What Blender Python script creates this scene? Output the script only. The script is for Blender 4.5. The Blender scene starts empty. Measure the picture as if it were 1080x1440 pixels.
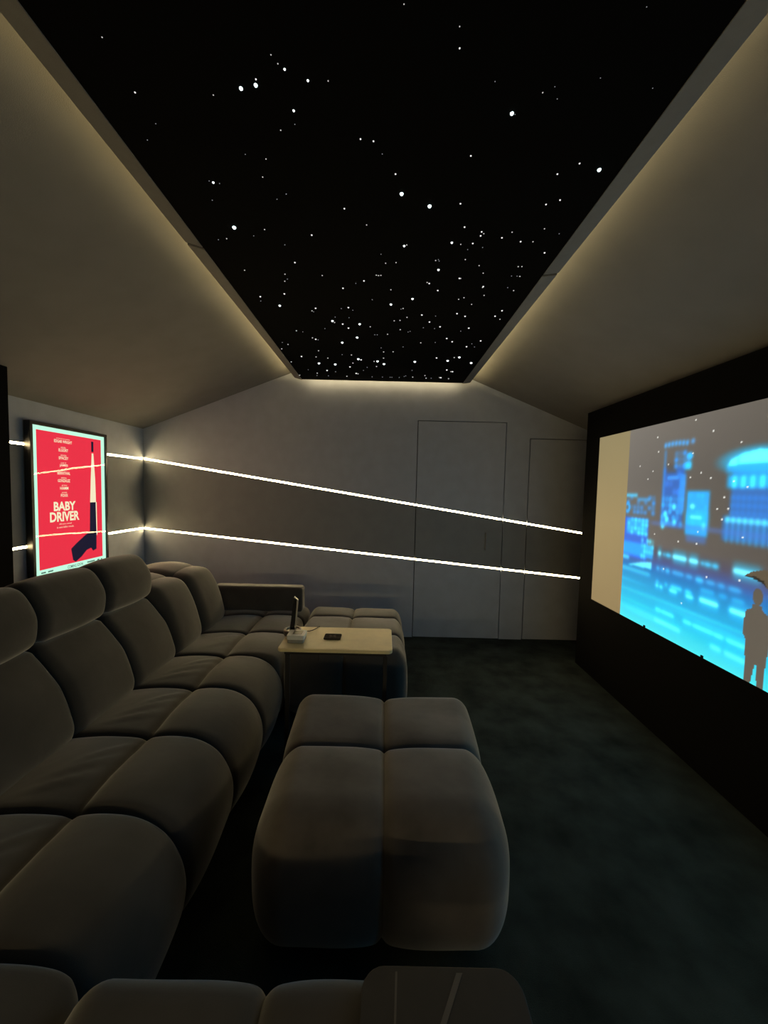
import bpy, bmesh, math, random
import numpy as np
from mathutils import Vector, Matrix

random.seed(7)
SC = bpy.context.scene
COL = SC.collection

# ------------------------------------------------------------------ camera
CAM_H = 1.39
F_PX = 556.34
r_ax = Vector((0.99972636, 0.00102771, 0.02336986))
u_ax = Vector((-0.0233902, 0.05776093, 0.9980564))
f_ax = Vector((0.00032415, 0.99832992, -0.05776916))
cam_d = bpy.data.cameras.new('camera')
cam_d.sensor_fit = 'HORIZONTAL'
cam_d.sensor_width = 36.0
cam_d.lens = 36.0 * F_PX / 1080.0
cam_d.clip_start = 0.01
cam = bpy.data.objects.new('camera', cam_d)
m = Matrix((r_ax, u_ax, -f_ax)).transposed().to_4x4()
m.translation = (0, 0, CAM_H)
cam.matrix_world = m
COL.objects.link(cam)
SC.camera = cam

# ------------------------------------------------------------------ world, exposure, lamp strengths
w = bpy.data.worlds.new('world')
SC.world = w
w.use_nodes = True
w.node_tree.nodes['Background'].inputs[0].default_value = (0, 0, 0, 1)      # a closed room at night
SC.view_settings.view_transform = 'Standard'
SC.view_settings.look = 'None'
SC.view_settings.exposure = 0.0
SC.view_settings.gamma = 1.0
SC.view_settings.use_curve_mapping = False
LED_COL = (1.0, 0.77, 0.39)
LED_STRENGTH = 54.0
FILL_LED_STRENGTH = 84.0
COVE_STRENGTH = 11.0
COVE_END_STRENGTH = 7.0
SCREEN_STRENGTH = 1.65
POSTER_STRENGTH = 1.0

# room numbers (metres; camera above the origin)
D = 3.667          # back wall
XL = -2.227        # left wall
XR = 1.88          # right wall behind the black screen wall
YF = -1.5          # wall behind the camera
XP = 1.606         # face of the black screen wall
HW = 0.0075        # half width of the light lines
GR = 0.008        # how deep they sit in their groove
zup = lambda x: 1.618 - (x + 2.219) * (1.618 - 1.022) / (1.859 + 2.219)      # upper line on the back wall
zlo = lambda x: 0.975 - (x + 2.226) * (0.975 - 0.600) / (1.854 + 2.226)      # lower line on the back wall
def zl(x): return 2.43 + 0.3944 * (x + 0.8607)      # left slope
def zr(x): return 2.405 - 0.403 * (x - 0.775)       # right slope

# ------------------------------------------------------------------ helpers
def lin(r, g, b):
    f = lambda c: (c / 255 / 12.92) if c / 255 <= 0.04045 else ((c / 255 + 0.055) / 1.055) ** 2.4
    return (f(r), f(g), f(b))

def tag(o, label=None, cat=None, group=None, kind=None):
    if label: o['label'] = label
    if cat: o['category'] = cat
    if group: o['group'] = group
    if kind: o['kind'] = kind
    return o

def link(o, parent=None):
    COL.objects.link(o)
    if parent is not None:
        o.parent = parent
        off = Vector((0, 0, 0)); p = parent
        while p is not None:
            off += p.location; p = p.parent
        o.location = o.location - off
    return o

def empty(name, loc):
    o = bpy.data.objects.new(name, None)
    o.empty_display_size = 0.1
    o.location = loc
    COL.objects.link(o)
    return o

def mesh(name, verts, faces, mat, parent=None, smooth=False):
    me = bpy.data.meshes.new(name)
    me.from_pydata([tuple(v) for v in verts], [], faces)
    me.validate()
    if mat: me.materials.append(mat)
    if smooth:
        me.polygons.foreach_set('use_smooth', [True] * len(me.polygons))
    me.update()
    return link(bpy.data.objects.new(name, me), parent)

def bm_obj(name, bm, mat, parent=None, smooth=False):
    bmesh.ops.recalc_face_normals(bm, faces=bm.faces)
    me = bpy.data.meshes.new(name)
    bm.to_mesh(me); bm.free()
    if mat: me.materials.append(mat)
    if smooth:
        me.polygons.foreach_set('use_smooth', [True] * len(me.polygons))
    me.update()
    return link(bpy.data.objects.new(name, me), parent)

def add_box(bm, x0, x1, y0, y1, z0, z1, bevel=0.0, seg=2):
    r = bmesh.ops.create_cube(bm, size=1.0)
    vs = r['verts']
    for v in vs:
        v.co = Vector((x0 + (v.co.x + .5) * (x1 - x0), y0 + (v.co.y + .5) * (y1 - y0), z0 + (v.co.z + .5) * (z1 - z0)))
    if bevel > 0:
        es = list({e for v in vs for e in v.link_edges})
        bmesh.ops.bevel(bm, geom=es, offset=bevel, segments=seg, affect='EDGES', profile=0.5)

def box(name, x0, x1, y0, y1, z0, z1, mat, parent=None, bevel=0.0, seg=2):
    bm = bmesh.new(); add_box(bm, x0, x1, y0, y1, z0, z1, bevel, seg)
    return bm_obj(name, bm, mat, parent)

def add_prism(bm, pts, d):
    """pts: 3-D outline, d: extrusion vector"""
    a = [bm.verts.new(p) for p in pts]
    b = [bm.verts.new(Vector(p) + Vector(d)) for p in pts]
    n = len(pts)
    bm.faces.new(a); bm.faces.new(b[::-1])
    for i in range(n):
        bm.faces.new((a[i], b[i], b[(i + 1) % n], a[(i + 1) % n]))

def prism(name, pts, d, mat, parent=None):
    bm = bmesh.new(); add_prism(bm, pts, d)
    return bm_obj(name, bm, mat, parent)

def add_tube(bm, pts, r, n=8):
    pts = [Vector(p) for p in pts]
    rings = []
    for i, p in enumerate(pts):
        t = (pts[min(i + 1, len(pts) - 1)] - pts[max(i - 1, 0)]).normalized()
        a = t.orthogonal().normalized() if abs(t.z) > .9 else t.cross(Vector((0, 0, 1))).normalized()
        b = t.cross(a)
        rings.append([bm.verts.new(p + r * (math.cos(2 * math.pi * k / n) * a + math.sin(2 * math.pi * k / n) * b)) for k in range(n)])
    for i in range(len(rings) - 1):
        for k in range(n):
            bm.faces.new((rings[i][k], rings[i][(k + 1) % n], rings[i + 1][(k + 1) % n], rings[i + 1][k]))
    bm.faces.new(rings[0]); bm.faces.new(rings[-1][::-1])

def add_lathe(bm, prof, c, n=28):
    rings = []
    for r, z in prof:
        rings.append([bm.verts.new((c[0] + r * math.cos(2 * math.pi * k / n), c[1] + r * math.sin(2 * math.pi * k / n), c[2] + z)) for k in range(n)])
    for i in range(len(rings) - 1):
        for k in range(n):
            bm.faces.new((rings[i][k], rings[i][(k + 1) % n], rings[i + 1][(k + 1) % n], rings[i + 1][k]))
    bm.faces.new(rings[0][::-1]); bm.faces.new(rings[-1])

def round_rect(x0, x1, y0, y1, z, r, n=6):
    out = []
    for cx, cy, a0 in ((x1 - r, y1 - r, 0), (x0 + r, y1 - r, 90), (x0 + r, y0 + r, 180), (x1 - r, y0 + r, 270)):
        for k in range(n + 1):
            a = math.radians(a0 + 90 * k / n)
            out.append((cx + r * math.cos(a), cy + r * math.sin(a), z))
    return out

def slab(name, x0, x1, y0, y1, z0, z1, r, mat, parent=None, edge=0.0, n=6):
    """a board with rounded corners and slightly eased top and bottom edges"""
    bm = bmesh.new()
    if edge <= 0:
        add_prism(bm, round_rect(x0, x1, y0, y1, z0, r, n), (0, 0, z1 - z0))
    else:
        lv = [(edge, z0), (0, z0 + edge), (0, z1 - edge), (edge, z1)]
        rings = [[bm.verts.new(p) for p in round_rect(x0 + e, x1 - e, y0 + e, y1 - e, z, max(r - e, .001), n)] for e, z in lv]
        k = len(rings[0])
        for i in range(3):
            for j in range(k):
                bm.faces.new((rings[i][j], rings[i][(j + 1) % k], rings[i + 1][(j + 1) % k], rings[i + 1][j]))
        bm.faces.new(rings[0][::-1]); bm.faces.new(rings[-1])
    return bm_obj(name, bm, mat, parent)

# ------------------------------------------------------------------ materials
def new_mat(name):
    mt = bpy.data.materials.new(name); mt.use_nodes = True
    return mt, mt.node_tree, mt.node_tree.nodes['Principled BSDF']

def surface(name, col, rough=0.8, var=0.0, scale=20.0, bump=0.0, bscale=200.0, metallic=0.0, sheen=0.0, spec=0.5, detail=4.0, bdist=0.002, bump2=0.0, b2scale=12.0):
    mt, nt, p = new_mat(name)
    p.inputs['Base Color'].default_value = (*col, 1)
    p.inputs['Roughness'].default_value = rough
    p.inputs['Metallic'].default_value = metallic
    p.inputs['Specular IOR Level'].default_value = spec
    if sheen:
        p.inputs['Sheen Weight'].default_value = sheen
        p.inputs['Sheen Roughness'].default_value = 0.45
    tc = nt.nodes.new('ShaderNodeTexCoord')
    if var:
        n = nt.nodes.new('ShaderNodeTexNoise'); n.inputs['Scale'].default_value = scale; n.inputs['Detail'].default_value = detail
        nt.links.new(tc.outputs['Object'], n.inputs['Vector'])
        rp = nt.nodes.new('ShaderNodeValToRGB')
        rp.color_ramp.elements[0].position = 0.3; rp.color_ramp.elements[1].position = 0.7
        rp.color_ramp.elements[0].color = (*[c * (1 - var) for c in col], 1)
        rp.color_ramp.elements[1].color = (*[min(1, c * (1 + var)) for c in col], 1)
        nt.links.new(n.outputs['Fac'], rp.inputs['Fac'])
        nt.links.new(rp.outputs['Color'], p.inputs['Base Color'])
    last = None
    for s, sc_, dist in ((bump, bscale, bdist), (bump2, b2scale, 0.02)):
        if s:
            n = nt.nodes.new('ShaderNodeTexNoise'); n.inputs['Scale'].default_value = sc_; n.inputs['Detail'].default_value = 3
            nt.links.new(tc.outputs['Object'], n.inputs['Vector'])
            b = nt.nodes.new('ShaderNodeBump'); b.inputs['Strength'].default_value = s; b.inputs['Distance'].default_value = dist
            nt.links.new(n.outputs['Fac'], b.inputs['Height'])
            if last: nt.links.new(last.outputs['Normal'], b.inputs['Normal'])
            last = b
    if last: nt.links.new(last.outputs['Normal'], p.inputs['Normal'])
    return mt

def glow(name, col, strength):
    mt = bpy.data.materials.new(name); mt.use_nodes = True
    nt = mt.node_tree; nt.nodes.clear()
    e = nt.nodes.new('ShaderNodeEmission'); o = nt.nodes.new('ShaderNodeOutputMaterial')
    e.inputs[0].default_value = (*col, 1); e.inputs[1].default_value = strength
    nt.links.new(e.outputs[0], o.inputs[0])
    return mt

M = {}
M['wall'] = surface('wall_fabric', (0.54, 0.575, 0.65), 0.92, var=.05, scale=9, bump=.25, bscale=420, spec=.2)
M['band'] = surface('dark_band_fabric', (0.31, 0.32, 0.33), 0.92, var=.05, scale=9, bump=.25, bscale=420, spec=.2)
M['slope'] = surface('slope_fabric', (0.26, 0.25, 0.235), 0.95, var=.04, scale=7, bump=.25, bscale=420, spec=.15)  # darker copy of the wall fabric, to keep the slopes dim
M['trim'] = surface('trim_fabric', (0.28, 0.27, 0.25), 0.9, var=.04, scale=30, bump=.2, bscale=420, spec=.2)
M['gap'] = surface('shadow_gap', (0.01, 0.01, 0.01), 0.9, spec=.1)
M['black'] = surface('black_velvet', (0.006, 0.006, 0.0065), 0.95, var=.1, scale=30, bump=.2, bscale=500, spec=.08)
M['starboard'] = surface('black_star_board', (0.0035, 0.0035, 0.0035), 0.95, var=.1, scale=30, spec=.05)
M['carpet'] = surface('dark_carpet', (0.050, 0.062, 0.057), 1.0, var=.42, scale=5.5, bump=.9, bscale=330, spec=.05, detail=6, bdist=.006, bump2=.35, b2scale=9)
M['velvet'] = surface('taupe_velvet', (0.055, 0.050, 0.046), 0.85, var=.2, scale=6, bump=.15, bscale=700, sheen=.7, spec=.2, bump2=.12, b2scale=8)
M['velvet_light'] = surface('taupe_velvet_brushed', (0.108, 0.093, 0.084), 0.85, var=.3, scale=6.5, bump=.15, bscale=700, sheen=.7, spec=.2, bump2=.12, b2scale=8)  # paler copy of the sofa velvet, used on the ottoman
M['led'] = glow('led_diffuser', LED_COL, LED_STRENGTH)
M['led_rear'] = glow('led_diffuser_rear', LED_COL, FILL_LED_STRENGTH)
M['cove'] = glow('cove_led', (1.0, 0.78, 0.37), COVE_STRENGTH)
nt = M['cove'].node_tree                    # strip emission ramped down towards the viewer, so the slopes dim there
gp = nt.nodes.new('ShaderNodeNewGeometry'); sx_ = nt.nodes.new('ShaderNodeSeparateXYZ'); mr = nt.nodes.new('ShaderNodeMapRange')
nt.links.new(gp.outputs['Position'], sx_.inputs[0]); nt.links.new(sx_.outputs['Y'], mr.inputs['Value'])
mr.inputs['From Min'].default_value = .3; mr.inputs['From Max'].default_value = 3.4
mr.inputs['To Min'].default_value = COVE_STRENGTH * .22; mr.inputs['To Max'].default_value = COVE_STRENGTH * 1.25
nt.links.new(mr.outputs[0], nt.nodes['Emission'].inputs[1])
M['cove_end'] = glow('cove_led_end', (1.0, 0.78, 0.42), COVE_END_STRENGTH)
M['maple'] = surface('pale_birch', (0.90, 0.76, 0.42), 0.38, var=.06, scale=14, spec=.4)
M['blackmetal'] = surface('black_metal', (0.012, 0.012, 0.013), 0.5, var=.1, scale=40, spec=.4)
M['blackgloss'] = surface('black_gloss', (0.008, 0.008, 0.009), 0.15, var=.1, scale=40, spec=.6)
M['silver'] = surface('brushed_silver', (0.55, 0.55, 0.54), 0.3, metallic=1.0, var=.05, scale=60)
M['darksilver'] = surface('dark_metal_ring', (0.20, 0.19, 0.17), 0.35, metallic=0.8, var=.05, scale=60)
M['whiteplastic'] = surface('white_plastic', (0.75, 0.78, 0.76), 0.4, var=.02, scale=30)
M['greyplastic'] = surface('grey_plastic', (0.30, 0.31, 0.29), 0.5, var=.02, scale=30)
M['greypanel'] = surface('grey_display', (0.19, 0.18, 0.14), 0.25, var=.1, scale=80)
M['coaster'] = surface('dark_coaster', (0.018, 0.011, 0.010), 0.8, var=.2, scale=60, spec=.08)
M['emblem'] = surface('faded_emblem', (0.09, 0.065, 0.062), 0.8, var=.2, scale=60, spec=.1)
M['smoked'] = surface('smoked_board', (0.05, 0.046, 0.042), 0.55, var=.1, scale=20, spec=.5)
M['inlay'] = surface('pale_inlay', (0.17, 0.155, 0.14), 0.5, var=.05, scale=20)
M['frame'] = surface('black_poster_frame', (0.012, 0.011, 0.010), 0.4, var=.1, scale=30)

# ------------------------------------------------------------------ room shell
box('floor', XL - .1, XR + .1, YF - .1, D + .1, -0.05, 0.0, M['carpet'])
tag(bpy.data.objects['floor'], 'dark green grey mottled carpet floor', 'floor', kind='structure')

d1a, d1b, d1t = 0.299, 1.104, 2.020       # tall door on the back wall
d2a, d2t = 1.334, 1.879                   # lower door running to the right wall
g = 0.007
def clip(poly, f):
    out = []
    for i in range(len(poly)):
        p, q = poly[i], poly[(i + 1) % len(poly)]
        fp, fq = f(p), f(q)
        if fp >= 0: out.append(p)
        if (fp >= 0) != (fq >= 0):
            t = fp / (fp - fq); out.append((p[0] + t * (q[0] - p[0]), p[1] + t * (q[1] - p[1])))
    return out
def split(poly):
    """above the upper light line, between the lines, below the lower line"""
    up = clip(poly, lambda p: p[1] - zup(p[0]) - HW)
    mid = clip(clip(poly, lambda p: zup(p[0]) - HW - p[1]), lambda p: p[1] - zlo(p[0]) - HW)
    lo = clip(poly, lambda p: zlo(p[0]) - HW - p[1])
    return up, mid, lo
zt = 2.50
REGIONS = [[(XL, 0), (d1a - g, 0), (d1a - g, zt), (-.70, zt), (-.70, zl(-.70)), (XL, zl(XL))],
           [(d1a - g, d1t + g), (d1b + g, d1t + g), (d1b + g, zr(d1b + g)), (.62, zr(.62)), (.62, zt), (d1a - g, zt)],
           [(d1b + g, 0), (d2a - g, 0), (d2a - g, zr(d2a - g)), (d1b + g, zr(d1b + g))],
           [(d2a - g, d2t + g), (XR, d2t + g), (XR, zr(XR)), (d2a - g, zr(d2a - g))]]
bm = bmesh.new(); bands = []
for R_ in REGIONS:
    for k, p in enumerate(split(R_)):
        if len(p) < 3: continue
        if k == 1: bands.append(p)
        else: add_prism(bm, [(x, D, z) for x, z in p], (0, .12, 0))
wb = bm_obj('wall_back', bm, M['wall'])
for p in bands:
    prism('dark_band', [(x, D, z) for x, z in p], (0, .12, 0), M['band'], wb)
tag(wb, 'grey fabric back wall with flush doors and two slanting light lines', 'wall', kind='structure')
box('gap_backing', XL, XR, D + .034, D + .05, 0, 2.08, M['gap'], wb)
bm = bmesh.new(); ZU, ZLO = 1.6165, .9775
for z0, z1 in ((0, ZLO - HW), (ZU + HW, zl(XL))):
    add_prism(bm, [(XL, YF, z0), (XL, D, z0), (XL, D, z1), (XL, YF, z1)], (-.1, 0, 0))
wl = bm_obj('wall_left', bm, M['wall'])
tag(wl, 'grey low left wall behind the sofa carrying the lit poster', 'wall', kind='structure')
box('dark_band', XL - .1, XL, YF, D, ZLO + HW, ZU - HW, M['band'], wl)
box('groove_backing', XL - .05, XL - .03, YF, D, ZLO - .05, ZU + .05, M['gap'], wl)
prism('wall_right', [(XR, YF, 0), (XR, D, 0), (XR, D, zr(XR)), (XR, YF, zr(XR))], (.1, 0, 0), M['black'])
tag(bpy.data.objects['wall_right'], 'black right wall behind the screen wall', 'wall', kind='structure')
prism('wall_front', [(XL, YF, 0), (XR, YF, 0), (XR, YF, zr(XR)), (.70, YF, zr(.70)), (.70, YF, 2.52), (-.70, YF, 2.52), (-.70, YF, zl(-.70)), (XL, YF, zl(XL))], (0, -.1, 0), M['wall'])
tag(bpy.data.objects['wall_front'], 'grey wall behind the viewer', 'wall', kind='structure')

ce = box('ceiling', -.80, .76, YF, D, 2.505, 2.56, M['black'])
tag(ce, 'ceiling deck with two grey slopes falling to the side walls', 'ceiling', kind='structure')
prism('slope_panel', [(XL, YF, zl(XL)), (-.72, YF, zl(-.72)), (-.72, YF, zl(-.72) + .05), (XL, YF, zl(XL) + .05)], (0, D - YF, 0), M['slope'], ce)
prism('slope_panel', [(XR, YF, zr(XR)), (.62, YF, zr(.62)), (.62, YF, zr(.62) + .05), (XR, YF, zr(XR) + .05)], (0, D - YF, 0), M['slope'], ce)

# black masking wall that carries the projection screen
sw = box('wall_screen', XP, XR - .004, YF, 3.1886, 0, 2.03, M['black'])
tag(sw, 'black velvet false wall around the projection screen', 'wall', kind='structure')

# black column at the left edge of the view, up to the slope
xc = -1.987
cw = prism('wall_column', [(XL, 1.0, 0), (xc, 1.0, 0), (xc, 1.0, zl(xc) - .004), (XL, 1.0, zl(XL) - .004)], (0, 1.107, 0), M['black'])
tag(cw, 'black fabric column standing against the left wall beside the poster', 'column', kind='structure')

# star ceiling border: two slanted trim boards on each side with a joint
KS = 0.96            # the board hangs a little below the slopes
SXL, SXR, SZ = -.789 * KS, .706 * KS, CAM_H + 1.0004 * KS
SYE = 3.742 * KS
for n_, (xi, zi, xo, zo, ys, side) in enumerate(((SXL, SZ - .003, -.8607 * KS, CAM_H + 1.0177 * KS, 1.735 * KS, 'left'), (SXR, SZ - .003, .775 * KS, CAM_H + 1.008 * KS, 1.884 * KS, 'right'))):
    t = empty('trim_%d' % (n_ + 1), (xi, 0, 2.40))
    tag(t, 'slanted grey cove trim along the %s side of the star ceiling' % side, 'trim', kind='structure')
    for y0, y1 in ((YF, ys - .008), (ys + .008, SYE + .012)):
        prism('trim_board', [(xi, y0, zi), (xo, y0, zo), (xo, y0, zo + .006), (xi, y0, zi + .006)], (0, y1 - y0, 0), M['trim'], t)
    prism('joint_strip', [(xi, ys - .03, zi + .0065), (xo, ys - .03, zo + .0065), (xo, ys - .03, zo + .008), (xi, ys - .03, zi + .008)], (0, .06, 0), M['gap'], t)
    # the LED strip lying on the trim, out of sight, washing the slope
    s = 1 if side == 'left' else -1
    box('cove_light', min(xi - s * .004, xi - s * .016), max(xi - s * .004, xi - s * .016), -.6, SYE - .02, zi + .014, zi + .040, M['cove'], t)

# black star board
st = box('star_ceiling', SXL, SXR, YF + .02, SYE, SZ, SZ + .04, M['starboard'])
tag(st, 'black starry ceiling panel with many tiny fibre optic lights', 'ceiling panel')
box('cove_light', SXL + .03, SXR - .03, SYE + .001, SYE + .007, SZ + .010, SZ + .035, M['cove_end'], st)
STARS = {
's': '-0.66,1.161,1.5 -0.715,1.214,1.6 -0.271,1.153,1.5 -0.444,1.256,1.6 -0.601,1.364,1.8 -0.571,1.374,1.8 -0.629,1.452,1.9 -0.36,1.415,1.8 -0.398,1.44,1.9 0.247,1.026,1.3 0.323,1.109,1.4 -0.03,1.243,1.6 -0.359,1.414,1.8 0.515,0.871,1.1 0.397,1.035,1.3 0.416,1.065,1.4 0.497,1.012,1.3 0.637,1.033,1.3 -0.547,1.645,2.1 -0.701,1.675,2.2 -0.436,1.699,2.2 -0.491,1.969,2.6 -0.692,2.201,2.9 -0.038,1.749,2.3 -0.163,1.994,2.6 -0.088,2.156,2.8 -0.427,2.318,3 -0.264,2.269,3 -0.201,2.287,3 -0.312,2.381,3.1 -0.231,2.384,3.1 -0.398,2.552,3.4 -0.55,2.613,3.4 -0.473,2.745,3.6 -0.086,2.633,3.5 -0.07,2.632,3.5 -0.732,2.809,3.7 -0.047,2.87,3.8 -0.34,3.03,4 -0.672,3.431,4.5 -0.444,3.471,4.6 -0.201,3.413,4.5 -0.166,3.326,4.4 -0.626,3.6,4.9 -0.524,3.6,4.9 -0.041,3.6,4.8 -0.133,3.6,4.8 0.028,3.6,4.9 0.652,1.588,2.1 0.322,1.702,2.2 0.38,1.685,2.2 0.211,1.778,2.3 0.216,1.789,2.3 0.566,1.895,2.5 0.592,1.895,2.5 0.581,2,2.6 0.069,2.258,3 0.271,2.336,3.1 0.217,2.503,3.3 0.287,2.512,3.3 0.455,2.542,3.3 0.139,2.564,3.4 0.127,2.575,3.4 0.321,2.742,3.6 0.571,2.751,3.6 0.602,2.808,3.7 0.108,2.84,3.7 0.164,3.545,4.7 0.152,3.567,4.7 0.041,2.941,3.9 0.209,3.381,4.5 0.109,3.6,4.8 0.044,3.6,4.9 0.395,3.6,4.9',
'n': '-0.659,0.95,1.7 -0.463,1.076,1.9 -0.287,0.978,1.7 -0.276,0.997,1.8 -0.315,1.172,2.1 -0.386,1.271,2.3 -0.418,1.342,2.4 0.017,0.876,1.5 0.139,0.913,1.6 -0.162,1.034,1.8 0.373,1.05,1.9 -0.491,1.604,2.9 -0.664,1.667,3 -0.091,1.563,2.8 -0.673,1.899,3.5 -0.492,1.925,3.5 -0.509,1.989,3.6 -0.317,1.929,3.5 -0.018,1.815,3.3 0.028,1.808,3.3 -0.061,1.915,3.5 -0.051,1.918,3.5 -0.04,1.916,3.5 0.009,2.047,3.7 -0.434,2.305,4.2 -0.325,2.456,4.5 -0.111,2.507,4.6 0.035,2.412,4.4 -0.587,2.596,4.8 -0.505,2.711,5 -0.003,2.619,4.8 -0.701,2.843,5.2 -0.769,2.935,5.4 -0.029,2.95,5.4 0.04,2.942,5.4 -0.505,2.957,5.5 -0.547,3.095,5.7 -0.46,3.116,5.8 -0.271,3.033,5.6 -0.769,3.229,6 -0.275,3.223,6 -0.03,3.086,5.7 -0.104,3.168,5.9 -0.088,3.297,6.1 -0.611,3.525,6.5 -0.254,3.517,6.5 -0.359,3.6,6.8 -0.781,3.6,6.9 0.363,1.598,2.9 0.469,1.585,2.9 0.584,1.561,2.8 0.57,1.64,3 0.287,1.668,3 0.068,1.68,3.1 0.2,1.785,3.3 0.327,1.773,3.2 0.397,1.816,3.3 0.43,1.876,3.4 0.571,1.817,3.3 0.587,1.816,3.3 0.605,1.896,3.5 0.336,1.926,3.5 0.183,1.969,3.6 0.459,2.004,3.7 0.619,2.027,3.7 0.486,2.082,3.8 0.365,2.13,3.9 0.389,2.111,3.9 0.444,2.182,4 0.647,2.357,4.3 0.108,2.361,4.3 0.08,2.249,4.1 0.035,2.412,4.4 0.069,2.405,4.4 0.076,2.54,4.7 0.224,2.754,5.1 0.502,3.036,5.6 0.536,3.389,6.3 0.467,3.573,6.6 0.331,3.521,6.5 0.228,3.577,6.6 0.55,3.6,6.9 0.349,3.6,7',
'M': '-0.663,1.074,2.6 -0.34,1.034,2.5 0.147,0.955,2.3 -0.092,1.194,2.9 -0.055,1.2,2.9 0.235,1.242,3 0.012,1.317,3.2 0.242,1.44,3.5 -0.167,1.478,3.6 0.52,1.302,3.1 0.569,1.26,3 0.538,1.434,3.5 0.577,1.412,3.4 -0.312,1.631,4 -0.423,1.826,4.4 -0.543,2.115,5.2 -0.679,2.151,5.3 -0.122,1.968,4.8 -0.231,2.043,5 -0.408,2.272,5.6 -0.223,2.254,5.5 -0.278,2.476,6.1 -0.248,2.535,6.2 -0.487,2.734,6.7 -0.658,3.091,7.6 -0.205,3.138,7.7 -0.307,3.323,8.2 -0.512,3.437,8.5 -0.268,3.503,8.7 0.281,1.562,3.8 0.352,1.587,3.8 0.354,1.611,3.9 0.44,1.62,3.9 0.521,1.641,4 0.334,1.66,4 0.645,1.711,4.2 0.33,1.925,4.7 0.194,1.978,4.8 0.244,2.043,5 0.46,1.995,4.9 0.627,2.248,5.5 0.608,2.318,5.7 0.387,2.297,5.6 0.439,2.329,5.7 0.191,2.325,5.7 0.245,2.417,5.9 0.317,2.482,6.1 0.495,2.492,6.1 0.387,2.665,6.5 0.432,2.72,6.7 0.617,2.693,6.6 0.546,2.805,6.9 0.371,3.053,7.5 0.494,3.344,8.3 0.549,3.388,8.4 0.477,3.572,8.8',
'B': '-0.263,1.009,3.4 -0.265,1.113,3.8 -0.59,1.37,4.7 -0.212,1.034,3.5 -0.602,2.249,7.9 0.012,2.204,7.7 -0.335,2.434,8.5 -0.174,2.47,8.7 -0.204,2.684,9.4 -0.313,2.782,9.8 -0.55,3.247,11.4 -0.421,3.264,11.5 -0.225,3.12,11 -0.077,3.162,11.1 -0.027,3.226,11.4 0.249,1.658,5.7 0.058,1.687,5.8 0.222,1.857,6.5 0.124,2.136,7.5 0.214,3.153,11.1 0.464,3.11,11 0.538,3.026,10.7 0.654,3.15,11.1',
'X': '-0.385,1.057,5.7 -0.345,1.048,5.7 0.314,1.106,6 0.035,1.4,7.7 0.136,1.455,8 0.64,1.281,7 -0.606,1.595,8.8',
}
STAR_MAT = {'s': glow('star_faint', (.9, .95, 1.0), .32), 'n': glow('star_plain', (1, .97, .93), .6), 'M': glow('star_clear', (1, .98, .95), 1.0),
            'B': glow('star_bright', (.92, 1, 1), 2.2), 'X': glow('star_brightest', (.80, 1, 1), 3.0)}
for k, text in STARS.items():
    bm = bmesh.new()
    bmesh.ops.create_uvsphere(bm, u_segments=8, v_segments=5, radius=1.0)
    me = bpy.data.meshes.new('star_light'); bm.to_mesh(me); bm.free(); me.materials.append(STAR_MAT[k])
    for t in text.split():
        x, y, r = (KS * float(v) for v in t.split(','))
        r *= .86
        y = min(y, SYE - .006)
        o = bpy.data.objects.new('star_light', me)
        o.location = (x, y, SZ); o.scale = (r / 1000, r / 1000, r / 1000)
        link(o, st)

# ------------------------------------------------------------------ doors and light lines
def led_line(name, x0, x1, zf, parent=None):
    return prism(name, [(x0, D + GR, zf(x0) - HW), (x1, D + GR, zf(x1) - HW), (x1, D + GR, zf(x1) + HW), (x0, D + GR, zf(x0) + HW)], (0, .006, 0), M['led'], parent)
def door(name, x0, x1, top, label):
    bm = bmesh.new(); mid = None
    for k, p in enumerate(split([(x0, .006), (x1, .006), (x1, top), (x0, top)])):
        if k == 1: mid = p
        else: add_prism(bm, [(x, D - .001, z) for x, z in p], (0, .03, 0))
    o = bm_obj(name, bm, M['wall'])
    tag(o, label, 'door', kind='structure')
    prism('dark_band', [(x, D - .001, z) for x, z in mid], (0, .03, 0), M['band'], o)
    return o
d1 = door('door_1', d1a, d1b, d1t, 'tall flush grey door left of the narrow door, two light lines across it')
d2 = door('door_2', d2a, XR - .004, d2t, 'lower flush grey door at the right end of the back wall beside the screen')
for zf in (zup, zlo):
    led_line('light_line', d1a + .004, d1b - .004, zf, d1)
    led_line('light_line', d2a + .004, 1.857, zf, d2)
# recessed pull on the tall door
bm = bmesh.new()
add_tube(bm, [(.955, D - .014, .848), (.955, D - .016, .87), (.955, D - .016, .985), (.955, D - .014, 1.008)], .0055, 8)
for z in (.853, 1.003):
    add_lathe(bm, [(.0075, -.008), (.009, .008)], (.955, D - .008, z), 12)
    add_box(bm, .949, .961, D - .016, D - .0005, z - .005, z + .005)
tag(bm_obj('handle', bm, M['band'], d1), 'slim dark grey pull handle')
for nm, zf in (('upper', zup), ('lower', zlo)):
    a = led_line('light_strip', XL + .002, d1a - .006, zf)
    tag(a, 'long %s warm white LED line slanting down the back wall from the left corner' % nm, 'led light')
    b = led_line('light_strip', d1b + .005, d2a - .005, zf)
    tag(b, 'short %s LED line between the two flush doors' % nm, 'led light')
for nm, z in (('upper', 1.6165), ('lower', .9775)):
    o = box('light_strip', XL - GR - .006, XL - GR, 2.115, D - .002, z - HW, z + HW, M['led'])
    tag(o, '%s horizontal LED line on the left wall passing behind the poster' % nm, 'led light')

# added LED line, unseen behind the viewer, to brighten back wall and ottoman
o = box('light_strip', -1.3, 1.3, YF + .0005, YF + .005, .86 - HW, .86 + HW, M['led_rear'])
tag(o, 'LED line on the grey wall behind the viewer', 'led light')

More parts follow.
